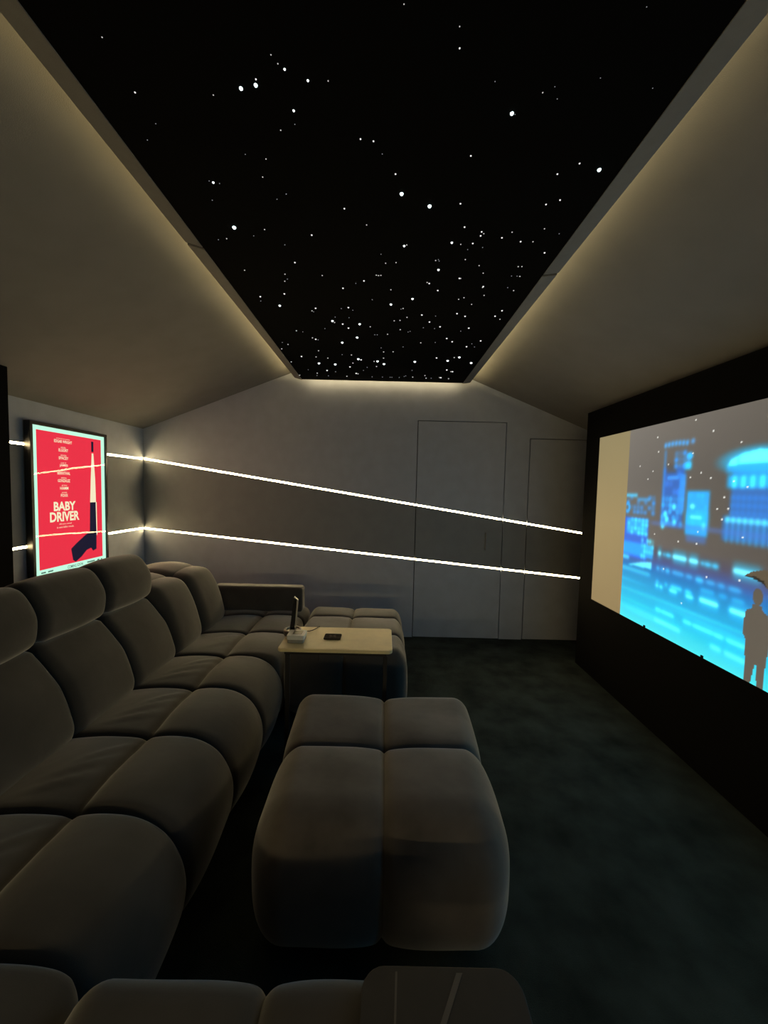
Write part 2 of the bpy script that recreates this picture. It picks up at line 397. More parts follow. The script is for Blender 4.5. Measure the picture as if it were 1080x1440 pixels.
# ------------------------------------------------------------------ illuminated poster on the left wall
PX = -2.18
po = empty('movie_poster', (PX, 2.78, CAM_H - .63))
tag(po, 'backlit red film poster in a black frame on the left wall', 'poster')
fy0, fy1, fz0, fz1 = 2.447, 3.123, CAM_H - .640, CAM_H + .372
wy0, wy1, wz0, wz1 = 2.468, 3.104, CAM_H - .617, CAM_H + .351
bm = bmesh.new()
for a in ((fy0, fy1, wz1, fz1), (fy0, fy1, fz0, wz0), (fy0, wy0, wz0, wz1), (wy1, fy1, wz0, wz1)):
    add_box(bm, XL + .006, PX, a[0], a[1], a[2], a[3], .002, 1)
add_box(bm, XL + .006, XL + .02, fy0 + .002, fy1 - .002, fz0 + .002, fz1 - .002)
bm_obj('frame', bm, M['frame'], po)
box('light_panel', XL + .022, PX - .012, wy0, wy1, wz0, wz1, glow('poster_backlight', lin(196, 255, 226), 1.05 * POSTER_STRENGTH), po)
ry0, ry1, rz0, rz1 = 2.502, 3.066, CAM_H - .572, CAM_H + .324
E_RED = glow('poster_red', lin(238, 52, 72), POSTER_STRENGTH)
E_CREAM = glow('poster_cream', lin(250, 238, 200), POSTER_STRENGTH)
E_INK = glow('poster_ink', lin(30, 28, 48), POSTER_STRENGTH)
E_GREY = glow('poster_small_print', lin(88, 120, 108), POSTER_STRENGTH)
sheet = box('print_sheet', PX - .012, PX - .010, ry0, ry1, rz0, rz1, E_RED, po)

def text(name, s, yc, zc, height, width, mat, parent, bold=0.0, xp=PX - .0092):
    """flat lettering facing +X, centred at (yc, zc), fitted to width x height"""
    cu = bpy.data.curves.new(name, 'FONT'); cu.body = s; cu.align_x = 'CENTER'; cu.offset = bold; cu.resolution_u = 3
    tmp = bpy.data.objects.new(name, cu); COL.objects.link(tmp)
    dg = bpy.context.evaluated_depsgraph_get(); dg.update()
    me = bpy.data.meshes.new_from_object(tmp.evaluated_get(dg))
    bpy.data.objects.remove(tmp)
    n = len(me.vertices); co = np.empty(n * 3); me.vertices.foreach_get('co', co); co = co.reshape(-1, 3)
    lo, hi = co.min(0), co.max(0)
    out = np.empty_like(co)
    out[:, 0] = xp
    out[:, 1] = yc + ((co[:, 0] - lo[0]) / (hi[0] - lo[0]) - .5) * width      # on this wall the reading direction runs along +Y
    out[:, 2] = zc + ((co[:, 1] - lo[1]) / (hi[1] - lo[1]) - .5) * height
    me.vertices.foreach_set('co', out.ravel()); me.update()
    me.materials.clear(); me.materials.append(mat)
    return link(bpy.data.objects.new(name, me), parent)

text('title_lettering', 'BABY', 2.712, CAM_H - .167, .062, .186, E_CREAM, sheet, .035)
text('title_lettering', 'DRIVER', 2.712, CAM_H - .238, .066, .250, E_CREAM, sheet, .035)
rows = [('written & directed by', 'EDGAR WRIGHT', .270, .150), ('ANSEL', 'ELGORT', .212, .080), ('KEVIN', 'SPACEY', .159, .082), ('LILY', 'JAMES', .108, .070),
        ('JON', 'BERNTHAL', .057, .108), ('EIZA', 'GONZALEZ', .006, .104), ('JON', 'HAMM', -.045, .070), ('JAMIE', 'FOXX', -.094, .060)]
for small, big, z, wd in rows:
    text('credit_lettering', big, 2.709, CAM_H + z, .020, wd, E_CREAM, sheet, .02)
    text('credit_lettering', small, 2.709, CAM_H + z + .018, .010, .115 if len(small) > 8 else .045, E_CREAM, sheet)
text('tagline_lettering', 'All you need', 2.712, CAM_H - .289, .013, .105, E_CREAM, sheet)
text('tagline_lettering', 'is one killer track.', 2.714, CAM_H - .309, .013, .145, E_CREAM, sheet)
text('notice_lettering', 'COMING SOON', 2.792, CAM_H - .594, .021, .140, E_GREY, sheet, .02)
for yc, wd in ((2.53, .035), (2.585, .04), (2.945, .075), (3.02, .02), (3.055, .012)):
    box('small_print', PX - .012, PX - .0112, yc - wd / 2, yc + wd / 2, CAM_H - .597, CAM_H - .588, E_GREY, sheet)
# plain stand-in for the picture on the poster: a pale tapering band above a dark bent bar
def flat(name, pts, mat, xp, parent=sheet):
    return prism(name, [(xp, y, CAM_H + z) for y, z in pts], (.0006, 0, 0), mat, parent)
flat('pale_band', [(2.970, .215), (2.986, .215), (3.000, .02), (3.004, -.150), (2.945, -.150), (2.955, .02)], E_CREAM, PX - .0098)
flat('pale_band', [(3.000, -.150), (3.011, -.150), (3.012, -.40), (3.003, -.40)], E_CREAM, PX - .0098)
flat('dark_block', [(2.966, .302), (2.988, .302), (2.988, .226), (2.966, .226)], E_INK, PX - .0098)
flat('dark_bar', [(2.943, -.150), (3.000, -.150), (3.003, -.40), (3.000, -.505), (2.965, -.515), (2.945, -.49), (2.900, -.500), (2.850, -.540), (2.795, -.568), (2.772, -.552), (2.756, -.470), (2.800, -.440), (2.890, -.388), (2.935, -.372)], E_INK, PX - .0092)
# clear glossy cover that mirrors the light lines
mt = bpy.data.materials.new('clear_cover'); mt.use_nodes = True
nt = mt.node_tree; nt.nodes.clear()
o_ = nt.nodes.new('ShaderNodeOutputMaterial'); mx = nt.nodes.new('ShaderNodeMixShader'); tr = nt.nodes.new('ShaderNodeBsdfTransparent')
gl = nt.nodes.new('ShaderNodeBsdfGlossy'); fr = nt.nodes.new('ShaderNodeFresnel'); nz = nt.nodes.new('ShaderNodeTexNoise'); bp = nt.nodes.new('ShaderNodeBump'); tc = nt.nodes.new('ShaderNodeTexCoord')
gl.inputs['Roughness'].default_value = .02; fr.inputs['IOR'].default_value = 1.27
nz.inputs['Scale'].default_value = 2.4; nz.inputs['Detail'].default_value = 0
bp.inputs['Strength'].default_value = .10; bp.inputs['Distance'].default_value = .02
nt.links.new(tc.outputs['Object'], nz.inputs['Vector']); nt.links.new(nz.outputs['Fac'], bp.inputs['Height']); nt.links.new(bp.outputs['Normal'], gl.inputs['Normal'])
nt.links.new(fr.outputs[0], mx.inputs[0]); nt.links.new(tr.outputs[0], mx.inputs[1]); nt.links.new(gl.outputs[0], mx.inputs[2]); nt.links.new(mx.outputs[0], o_.inputs[0])
mesh('clear_cover', [(PX - .004, wy0, wz0), (PX - .004, wy1, wz0), (PX - .004, wy1, wz1), (PX - .004, wy0, wz1)], [(0, 1, 2, 3)], mt, po)

# ------------------------------------------------------------------ projection screen
YS, ZB = 2.987, CAM_H - .802
SWID, SHGT = 2.93, 1.222
NA, NB = 586, 244
a = np.linspace(0, SWID, NA)[None, :].repeat(NB, 0)
b = np.linspace(0, SHGT, NB)[:, None].repeat(NA, 1)
def c8(*c): return np.array(c, float) / 255
rng = np.random.default_rng(3)
def sstep(x, lo, hi): t = np.clip((x - lo) / (hi - lo), 0, 1); return t * t * (3 - 2 * t)
def softbox(a0, a1, b0, b1, e=.008, eb=None):
    eb = eb or e
    return sstep(a, a0 - e, a0 + e) * (1 - sstep(a, a1 - e, a1 + e)) * sstep(b, b0 - eb, b0 + eb) * (1 - sstep(b, b1 - eb, b1 + eb))
def ell(ca, cb, ra, rb, e=.25): return 1 - sstep(np.sqrt(((a - ca) / ra) ** 2 + ((b - cb) / rb) ** 2), 1 - e, 1 + e)
def poly(pts):
    ins = np.zeros(a.shape, bool); n = len(pts)
    for i in range(n):
        (x0, y0), (x1, y1) = pts[i], pts[(i + 1) % n]
        if y0 == y1: continue
        c = ((y0 > b) != (y1 > b)) & (a < (x1 - x0) * (b - y0) / (y1 - y0) + x0)
        ins ^= c
    return ins.astype(float)
IMG = np.zeros(a.shape + (3,))
def put(mask, col, k=1.0):
    global IMG
    mk = np.clip(mask * k, 0, 1)[..., None]; IMG = IMG * (1 - mk) + c8(*col) * mk
def ramp(x, stops):
    out = np.zeros(x.shape + (3,)); xs = [s[0] for s in stops]
    for ch in range(3): out[..., ch] = np.interp(x, xs, [s[1][ch] / 255 for s in stops])
    return out
PA0, PA1 = .367, 2.563
# night sky and wet street
IMG = ramp(b, [(0, (52, 188, 196)), (.06, (34, 178, 196)), (.12, (0, 162, 194)), (.20, (0, 144, 186)), (.28, (0, 124, 176)), (.35, (6, 98, 160)), (.385, (36, 84, 146)), (.41, (50, 70, 122)), (.46, (62, 61, 80)), (.52, (68, 64, 62)), (.62, (68, 64, 60)), (.9, (66, 63, 60)), (1.22, (78, 74, 69))])
IMG += (np.clip(1 - (a - PA0) / .9, -1.2, 1) * .07 * (b > .5))[..., None]  # lamp light on the sky area, painted to fade away from the back wall
for k in range(26):                                       # ripples of light on the street
    ca, cb = rng.uniform(.4, 2.5), rng.uniform(.02, .26)
    put(ell(ca, cb, rng.uniform(.12, .3), rng.uniform(.006, .014), .9), (70, 220, 240), .25)
def row(bc, segs, h, col, k=1.0):
    for a0, a1 in segs:
        r = max((a1 - a0) / 2, .004)
        put(softbox(a0, a1, bc - h * 1.7, bc + h * 1.7, .02, h * 1.6), (30, 190, 235), .6 * k)
        put(softbox(a0, a1, bc - h * .55, bc + h * .55, .008, h * .6), col, k)
def more(a0, a1, n, lo, hi): return [(s, s + rng.uniform(lo, hi)) for s in rng.uniform(a0, a1, n)]
row(.468, [(.698, .722), (.815, .915), (.932, .992)], .018, (120, 240, 255))
row(.468, [(.740, .752), (.762, .80), (1.01, 1.028), (1.035, 1.07), (1.08, 1.113)], .010, (60, 190, 240))
row(.469, [(1.195, 1.33)] + more(1.45, 2.45, 6, .03, .10), .019, (120, 240, 255))
row(.380, [(.697, .712), (.735, .75), (.77, .795), (.985, 1.03)] + more(1.45, 2.45, 8, .02, .08), .010, (60, 185, 235))
row(.382, [(.82, .90), (.92, .96), (1.05, 1.10), (1.12, 1.155), (1.18, 1.24)], .008, (60, 160, 225), .75)
row(.300, [(.70, .712), (.77, .785), (.815, .895), (.92, .96)], .010, (70, 215, 245), .9)
row(.278, [(.695, .715), (.728, .75), (.805, .862), (.925, .975)], .012, (100, 235, 250))
row(.284, [(1.016, 1.128), (1.19, 1.30)] + more(1.45, 2.45, 6, .04, .12), .017, (120, 245, 255))
row(.335, [(1.02, 1.10), (1.13, 1.17), (1.20, 1.26)], .008, (40, 180, 235), .6)
row(.141, [(.705, .75), (.755, .85), (.92, .975), (.985, 1.11), (1.115, 1.17), (1.185, 1.29)] + more(1.45, 2.45, 5, .06, .14), .013, (90, 236, 246), .8)
row(.078, [(.70, .82), (.82, .90), (1.10, 1.16), (1.18, 1.29)] + more(1.45, 2.45, 5, .06, .14), .018, (110, 238, 240), .6)
# buildings
def windows(a0, a1, b0, b1, da, db, col, dens, kk=.9):
    na, nb = max(1, int((a1 - a0) / da)), max(1, int((b1 - b0) / db))
    for i in range(na):
        for j in range(nb):
            if rng.random() < dens:
                ca, cb = a0 + (i + .5) * (a1 - a0) / na, b0 + (j + .5) * (b1 - b0) / nb
                put(ell(ca, cb, da * .48, db * .48, .7), col, kk * rng.uniform(.3, 1))
def tower_a(o):
    put(softbox(.70 + o, .865 + o, .63, .96, .014), (24, 84, 176), .8)
    put(softbox(.70 + o, .718 + o, .64, 1.06, .006), (40, 130, 215), .5)
    windows(.70 + o, .87 + o, .63, .80, .026, .030, (40, 180, 240), .75)
    windows(.72 + o, .87 + o, .80, .94, .030, .035, (40, 120, 215), .6)
    put(softbox(.735 + o, .82 + o, .895, .91, .006), (50, 150, 235), .9)
    put(softbox(.725 + o, .80 + o, .93, .98, .01), (66, 63, 60), .8)
    windows(.78 + o, .90 + o, .95, 1.05, .03, .03, (40, 140, 235), .8)
    put(softbox(.86 + o, .905 + o, .945, .985, .012), (30, 190, 245), .95)
    put(ell(.89 + o, 1.015, .022, .018), (40, 170, 240)); put(ell(.905 + o, 1.09, .014, .014), (70, 140, 205), .8)
    put(softbox(.83 + o, .875 + o, .72, .92, .01), (36, 140, 225), .7)
    for i in range(7): put(ell(.705 + o + i * .027, 1.088 + .004 * math.sin(i * .6), .011, .015, .5), (60, 150, 225), .9)
    for p in ((.735, .70), (.75, .67), (.80, .74), (.72, .63), (.81, .655)): put(ell(p[0] + o, p[1], .014, .016, .6), (70, 225, 255))
def block_b(o):
    put(softbox(.89 + o, 1.035 + o, .60, .83, .01), (22, 150, 222), .92)
    put(softbox(.895 + o, 1.03 + o, .64, .72, .03), (24, 178, 236), .7)
    windows(.90 + o, 1.03 + o, .62, .82, .022, .026, (30, 180, 240), .4, .6)
    put(ell(.93 + o, .75, .016, .012), (90, 225, 255))
    for i in range(4): put(ell(.93 + o + i * .018, .695, .009, .008), (100, 230, 255))
    put(ell(1.01 + o, .65, .012, .02), (80, 220, 255), .8)
    put(softbox(.90 + o, 1.03 + o, .565, .60, .015), (50, 100, 180), .6)
def tower_c(o):
    put(softbox(1.155 + o, 1.40 + o, .70, .93, .012), (30, 92, 170), .85)
    put(softbox(1.13 + o, 1.42 + o, .845, .905, .014), (20, 150, 215), .9)
    for i in range(6): put(softbox(1.155 + o + i * .045, 1.18 + o + i * .045, .845, .90, .008), (60, 225, 245), .8)
    for j, zz in enumerate((.73, .765, .80)):
        for i in range(9): put(ell(1.165 + o + i * .028, zz, .012, .014, .6), (30, 120, 205), .55)
    put(softbox(1.12 + o, 1.43 + o, .915, .955, .014), (20, 130, 200), .8)
    dome = poly([(1.125 + o, .945), (1.14 + o, .975), (1.20 + o, 1.00), (1.28 + o, 1.012), (1.36 + o, 1.00), (1.42 + o, .972), (1.435 + o, .945), (1.36 + o, .952), (1.20 + o, .952)])
    put(ell(1.28 + o, .965, .19, .06, .35), (20, 170, 230), .7); put(dome, (88, 240, 250))
    put(softbox(1.176 + o, 1.183 + o, .945, .985, .003), (30, 150, 215), .8)
    put(softbox(1.12 + o, 1.45 + o, .60, .715, .012), (24, 96, 176), .75)
    for i in range(11):
        put(ell(1.145 + o + i * .03, .697, .014, .015, .4), (80, 220, 245), .85); put(softbox(1.140 + o + i * .03, 1.150 + o + i * .03, .59, .68, .006), (50, 170, 230), .6)
def house_d(o):
    put(softbox(.30 + o, .60 + o, .40, .66, .012), (30, 86, 190), .9)
    put(softbox(.30 + o, .655 + o, .42, .50, .012), (16, 150, 225), .8)
    put(softbox(.39 + o, .585 + o, .555, .65, .012), (28, 150, 225), .85); windows(.39 + o, .60 + o, .55, .66, .03, .025, (70, 225, 250), .7)
    windows(.37 + o, .65 + o, .68, .80, .035, .03, (40, 130, 215), .6)
    put(softbox(.36 + o, .48 + o, .79, .81, .01), (60, 190, 240), .8); put(softbox(.48 + o, .60 + o, .765, .785, .01), (50, 150, 220), .7)
    put(ell(.385 + o, .72, .028, .034, .3) - ell(.38 + o, .72, .014, .018, .3), (30, 150, 225))
    windows(.54 + o, .66 + o, .41, .54, .022, .03, (70, 220, 250), .8)
    put(poly([(.42 + o, .35), (.65 + o, .36), (.65 + o, .405), (.56 + o, .39)]), (100, 235, 245), .8)
    put(softbox(.34 + o, .43 + o, .385, .41, .012), (60, 210, 240), .8); put(softbox(.36 + o, .64 + o, .318, .332, .02), (80, 225, 245), .8)
house_d(0); tower_a(0); block_b(0); tower_c(0)
tower_a(.84); block_b(.92); house_d(1.88); put(softbox(2.20, 2.33, .6, 1.0, .012), (30, 100, 180), .8); windows(2.2, 2.33, .6, 1.0, .025, .03, (40, 160, 235), .6)
put(softbox(.62, 2.56, .628, .650, .03, .012), (60, 100, 180), .5)
# soft focus of the projected picture
def blur(im, n):
    for _ in range(n):
        p = np.pad(im, ((1, 1), (1, 1), (0, 0)), 'edge')
        im = (p[:-2, 1:-1] + p[2:, 1:-1] + p[1:-1, :-2] + p[1:-1, 2:] + 2 * im) / 6
    return im
IMG = blur(IMG, 5)
# the figure under an umbrella
grey = (72, 67, 60)
put(poly([(1.252, .456), (1.285, .482), (1.34, .499), (1.40, .498), (1.47, .478), (1.51, .446), (1.44, .458), (1.36, .424), (1.34, .443), (1.30, .458)]), (70, 61, 48))
put(poly([(1.252, .456), (1.30, .452), (1.34, .441), (1.36, .420), (1.345, .452), (1.30, .465)]), (6, 6, 8), .8)
put(softbox(1.372, 1.377, .26, .43, .002), grey)
put(ell(1.322, .380, .023, .037, .06), grey)
put(poly([(1.300, .345), (1.343, .345), (1.348, .325), (1.372, .312), (1.383, .28), (1.386, .20), (1.380, .11), (1.381, .10), (1.374, .09), (1.374, 0), (1.344, 0), (1.338, .088), (1.331, .088), (1.316, 0), (1.286, 0), (1.284, .10), (1.279, .12), (1.278, .185), (1.264, .20), (1.268, .293), (1.276, .312), (1.298, .325)]), grey)
# snow
for t in '0.915,1.197 1.03,1.124 1.188,1.051 0.633,1.144 0.648,1.058 0.91,1.026 0.736,0.979 0.569,0.9 0.487,0.983 0.61,0.946 0.903,0.901 0.972,0.922 1.034,0.894 1.164,0.876 1.235,0.849 1.119,0.801 1.084,0.744 1.145,0.748 1.115,0.696 0.657,0.574 0.848,0.555 0.974,0.56 1.23,0.624 0.977,0.622 0.90,0.23 0.75,0.385 1.05,0.405 1.23,0.43'.split():
    ca, cb = map(float, t.split(',')); put(ell(ca, cb, .0044, .0044, .5), (210, 210, 205))
for k in range(40): put(ell(rng.uniform(1.45, 2.55), rng.uniform(.3, 1.2), .0044, .0044, .5), (235, 235, 230))
# bare strips either side of the picture, with lamp light painted in as emission
strip = ramp(b, [(0, (114, 97, 66)), (.6, (124, 108, 74)), (1.22, (115, 104, 75))]) * np.where(a < 1, 1, .2)[..., None]
side = ((a < PA0) | (a > PA1))[..., None]
IMG = np.where(side, strip, IMG)
IMG = np.clip(IMG, 0, 1)
LINC = np.where(IMG <= .04045, IMG / 12.92, ((IMG + .055) / 1.055) ** 2.4)
idx = np.arange(NA * NB).reshape(NB, NA)
quads = np.stack([idx[:-1, :-1], idx[:-1, 1:], idx[1:, 1:], idx[1:, :-1]], -1).reshape(-1, 4)
vv = np.stack([np.full(a.size, XP - .003), YS - a.ravel(), ZB + b.ravel()], -1)
me = bpy.data.meshes.new('screen_image')
me.vertices.add(len(vv)); me.vertices.foreach_set('co', vv.ravel())
me.loops.add(quads.size); me.loops.foreach_set('vertex_index', quads.ravel())
me.polygons.add(len(quads)); me.polygons.foreach_set('loop_start', np.arange(0, quads.size, 4))
me.update(calc_edges=True)
at = me.color_attributes.new('picture', 'FLOAT_COLOR', 'POINT')
at.data.foreach_set('color', np.concatenate([LINC.reshape(-1, 3), np.ones((a.size, 1))], 1).ravel())
mt = bpy.data.materials.new('screen_picture'); mt.use_nodes = True
nt = mt.node_tree; nt.nodes.clear()
pb = nt.nodes.new('ShaderNodeBsdfDiffuse'); ad = nt.nodes.new('ShaderNodeAddShader'); pb.inputs[0].default_value = (.16, .16, .16, 1)
e = nt.nodes.new('ShaderNodeEmission'); o_ = nt.nodes.new('ShaderNodeOutputMaterial'); ca_ = nt.nodes.new('ShaderNodeAttribute'); ca_.attribute_name = 'picture'
nt.links.new(ca_.outputs['Color'], e.inputs[0]); e.inputs[1].default_value = SCREEN_STRENGTH
nt.links.new(e.outputs[0], ad.inputs[0]); nt.links.new(pb.outputs[0], ad.inputs[1]); nt.links.new(ad.outputs[0], o_.inputs[0]); me.materials.append(mt)
ps = empty('projection_screen', (XP, YS - SWID / 2, ZB))
tag(ps, 'large lit projection screen showing a blue night city on the black wall', 'screen')
link(bpy.data.objects.new('screen_image', me), ps)
box('screen_panel', XP - .0026, XP - .0004, YS - SWID, YS, ZB, ZB + SHGT, M['greyplastic'], ps)
for ca in (.62, 1.058):
    box('screen_clip', XP - .008, XP - .0004, YS - ca - .008, YS - ca + .008, ZB - .002, ZB + .012, M['gap'], ps, .002, 1)

# ------------------------------------------------------------------ tufted upholstery
def resample(ctrl, n):
    P_ = np.array(ctrl, float); pts = []
    Q = np.vstack([2 * P_[0] - P_[1], P_, 2 * P_[-1] - P_[-2]])
    for i in range(1, len(Q) - 2):
        p0, p1, p2, p3 = Q[i - 1:i + 3]
        for t in np.linspace(0, 1, 14, endpoint=False):
            pts.append(.5 * ((2 * p1) + (-p0 + p2) * t + (2 * p0 - 5 * p1 + 4 * p2 - p3) * t * t + (-p0 + 3 * p1 - 3 * p2 + p3) * t ** 3))
    pts.append(Q[-2]); pts = np.array(pts)
    s = np.concatenate([[0], np.cumsum(np.linalg.norm(np.diff(pts, axis=0), axis=1))])
    ss = np.linspace(0, s[-1], n)
    return np.stack([np.interp(ss, s, pts[:, 0]), np.interp(ss, s, pts[:, 1])], -1), ss

def wob(x, y, z, seed):
    return (math.sin(7.3 * x + 5.1 * y + seed) * math.cos(6.1 * z + 4.7 * y + 2 * seed) + .5 * math.sin(17 * y + 11 * x - 9 * z + seed * 3)) * .0028

def pillow(name, ctrl, y0, y1, mat, parent, breaks=(), r=.028, crown=.015, n=150, brk=.026, brw=.15, folds=()):
    """one stitched channel: outline ctrl in (x, z), swept along Y from y0 to y1, edges rolled in to the seam"""
    prof, ss = resample(ctrl, n)
    tg = np.gradient(prof, axis=0); tg /= np.linalg.norm(tg, axis=1)[:, None]
    nrm = np.stack([-tg[:, 1], tg[:, 0]], -1)
    db = np.zeros(n)
    for bx in breaks:
        i = int(np.argmin(np.abs(prof[:, 0] - bx) - (prof[:, 1] > .38) * 10))
        dd = np.abs(ss - ss[i]); db += brk * (.55 * np.clip(1 - dd / brw, 0, 1) ** 3 + .5 * np.exp(-(dd / .014) ** 1.3))
    M_ = 29; hw = (y1 - y0) / 2; yc = (y0 + y1) / 2
    ts = np.sin(np.linspace(-math.pi / 2, math.pi / 2, M_))
    verts = []; seed = y0 * 5 + ctrl[0][0]
    for t in ts:
        d = (1 - abs(t)) * hw
        dl = (r - math.sqrt(max(0, r * r - (r - d) ** 2))) if d < r else 0
        dl += crown * t * t
        for i in range(n):
            off = dl + db[i] * (1 - .25 * abs(t) ** 6)
            x, z, y = prof[i, 0], prof[i, 1], yc + t * (hw - .0012)
            wv = wob(x, y, z, seed) * (1 - abs(t) ** 4)
            for fx, fy, fa, fl in folds:              # soft pulled folds near a seam
                u = (x - fx) * math.cos(fa) + (y - fy) * math.sin(fa); v = -(x - fx) * math.sin(fa) + (y - fy) * math.cos(fa)
                wv += .006 * math.exp(-(v / .011) ** 2 - (u / fl) ** 2)
            verts.append((x - nrm[i, 0] * (off - wv), y, z - nrm[i, 1] * (off - wv)))
    faces = []
    for j in range(M_ - 1):
        for i in range(n - 1):
            k = j * n + i
            faces.append((k, k + n, k + n + 1, k + 1))
        faces.append((j * n + n - 1, (j + 1) * n + n - 1, (j + 1) * n, j * n))
    faces.append(tuple(range(n))); faces.append(tuple(range((M_ - 1) * n, M_ * n))[::-1])
    me_o = mesh(name, verts, faces, mat, parent, True)
    bm = bmesh.new(); bm.from_mesh(me_o.data); bmesh.ops.recalc_face_normals(bm, faces=bm.faces); bm.to_mesh(me_o.data); bm.free()
    return me_o

def tufted(name, x0, x1, y0, y1, z0, z1, R, mat, parent, sx=(), sy=(), A=.012, A2=.012, W=.18, n=40, seed=0.0, belly=.012, R_far=None):
    """a rounded upholstered block, pinched along seam planes x = sx and y = sy; R = corner radii in x, y, z (R_far on the far side)"""
    c = np.array([(x0 + x1) / 2, (y0 + y1) / 2, (z0 + z1) / 2]); h = np.array([(x1 - x0) / 2, (y1 - y0) / 2, (z1 - z0) / 2])
    R = np.array(R, float); R_far = R if R_far is None else np.array(R_far, float)
    bm = bmesh.new(); cache = {}
    pin = lambda d: A * max(0, 1 - d / W) ** 3 + A2 * math.exp(-(d / .011) ** 1.3)
    def vert(u):
        key = tuple(round(t, 5) for t in u)
        if key in cache: return cache[key]
        p = np.array(u) * h
        k = np.clip(p[1] / h[1] * .5 + .5, 0, 1); k = k * k * (3 - 2 * k); Rv = R * (1 - k) + R_far * k
        q = np.clip(p, -(h - Rv), h - Rv); d = (p - q) / Rv; d /= np.linalg.norm(d)
        pos = q + Rv * d; nn = d / Rv; nn /= np.linalg.norm(nn)
        w = c + pos; off = 0
        for s in sx: off += pin(abs(w[0] - s)) * (1 - nn[0] ** 2)
        for s in sy: off += pin(abs(w[1] - s)) * (1 - nn[1] ** 2)
        off -= belly * (1 - (pos[2] / h[2]) ** 2) * (1 - nn[2] ** 2)
        off -= wob(w[0], w[1], w[2], seed)
        w = w - nn * off
        cache[key] = bm.verts.new(w); return cache[key]
    def grid(ax, seams):
        base = list(np.sin(np.linspace(-math.pi / 2, math.pi / 2, n + 1)) * .35 + np.linspace(-1, 1, n + 1) * .65)
        for s in seams:
            u = (s - c[ax]) / h[ax]
            base = [t for t in base if abs(t - u) * h[ax] > .034]
            base += [u + e / h[ax] for e in (-.03, -.021, -.014, -.009, -.005, -.002, 0, .002, .005, .009, .014, .021, .03)]
        return sorted(base)
    G = [grid(0, sx), grid(1, sy), grid(2, ())]
    for ax in range(3):
        a1_, a2_ = (ax + 1) % 3, (ax + 2) % 3
        for sg in (-1, 1):
            for i in range(len(G[a1_]) - 1):
                for j in range(len(G[a2_]) - 1):
                    f = []
                    for di, dj in ((0, 0), (1, 0), (1, 1), (0, 1)):
                        u = [0, 0, 0]; u[ax] = sg; u[a1_] = G[a1_][i + di]; u[a2_] = G[a2_][j + dj]
                        f.append(vert(u))
                    bm.faces.new(f)
    return bm_obj(name, bm, mat, parent, True)

V = M['velvet']
sofa = empty('sectional_sofa', (-1.1, 1.8, 0))
tag(sofa, 'taupe tufted velvet U-shaped sectional sofa along the left wall with two chaise ends', 'sofa')
SEAT = [(-1.28, .06), (-1.28, .33), (-1.24, .395), (-1.10, .42), (-.95, .425), (-.80, .43), (-.70, .418), (-.62, .375), (-.57, .305), (-.548, .22), (-.56, .12), (-.60, .045), (-.66, .025)]
SEAT_IN = [(-1.28, .06), (-1.28, .33), (-1.24, .395), (-1.10, .42), (-.95, .425), (-.80, .43), (-.68, .425), (-.615, .405), (-.585, .36), (-.578, .25), (-.578, .06)]
BACK = [(-1.62, .06), (-1.62, .66), (-1.58, .735), (-1.45, .752), (-1.345, .748), (-1.312, .725), (-1.265, .67), (-1.215, .60), (-1.178, .50), (-1.166, .425), (-1.20, .35)]
HEAD = [(-1.44, .742), (-1.52, .77), (-1.55, .88), (-1.51, .962), (-1.43, .996), (-1.368, .985), (-1.322, .93), (-1.296, .865), (-1.302, .785), (-1.325, .752), (-1.36, .742)]
BACK_LOW = [(-1.62, .06), (-1.62, .60), (-1.56, .735), (-1.46, .785), (-1.375, .795), (-1.295, .765), (-1.23, .66), (-1.185, .53), (-1.168, .43), (-1.20, .35)]
HEAD_LOW = [(-1.64, .50), (-1.80, .52), (-1.815, .68), (-1.74, .79), (-1.60, .822), (-1.48, .815), (-1.405, .785), (-1.39, .72)]
ys = [.02, .39, .76, 1.13, 1.50, 1.87, 2.24, 2.61, 2.98, 3.25]
for i in range(len(ys) - 1):
    y0, y1 = ys[i], ys[i + 1]
    inner = i >= 6 or i < 2
    fold = []
    if i == 6:
        fold = [(-.98, y0 + .14 + .035 * k, 0.55, .07) for k in range(4)]
    elif 2 <= i <= 5:
        fold = [(-1.02 + .02 * k, y0 + .10 + .075 * k, .35 + .2 * k, .10) for k in range(3)]
    pillow('seat_cushion', SEAT_IN if inner else SEAT, y0, y1, V, sofa, (-.90,), folds=fold)
    if 0 <= i < 6:
        pillow('back_cushion', BACK, y0, y1, V, sofa, r=.04, crown=.010)
        pillow('headrest', HEAD, y0, y1, V, sofa, r=.042, crown=.010)
    elif i < 8:
        pillow('back_cushion', BACK_LOW, y0, y1, V, sofa, r=.07, crown=.02)
        tag(pillow('headrest', HEAD_LOW, y0, y1, V, sofa, r=.065), 'headrest folded down flat behind')
bm = bmesh.new(); add_box(bm, -1.33, -.622, 3.045, 3.17, .405, .606, .028, 4)
tag(bm_obj('armrest', bm, V, sofa, True), 'low boxy armrest at the far end')
tufted('chaise_cushion', -.573, .158, 2.262, 3.235, .012, .428, (.07, .10, .13), V, sofa, sx=(-.22,), sy=(2.61, 2.96), seed=1.0)
tufted('chaise_cushion', -.573, .158, -.22, .748, .012, .428, (.06, .06, .07), V, sofa, sx=(-.21,), sy=(.38, .02), seed=2.0)

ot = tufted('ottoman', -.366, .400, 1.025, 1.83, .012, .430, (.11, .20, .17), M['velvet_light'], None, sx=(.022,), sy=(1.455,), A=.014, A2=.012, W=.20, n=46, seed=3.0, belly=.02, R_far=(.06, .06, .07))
tag(ot, 'square tufted taupe velvet ottoman standing alone before the sofa', 'ottoman')

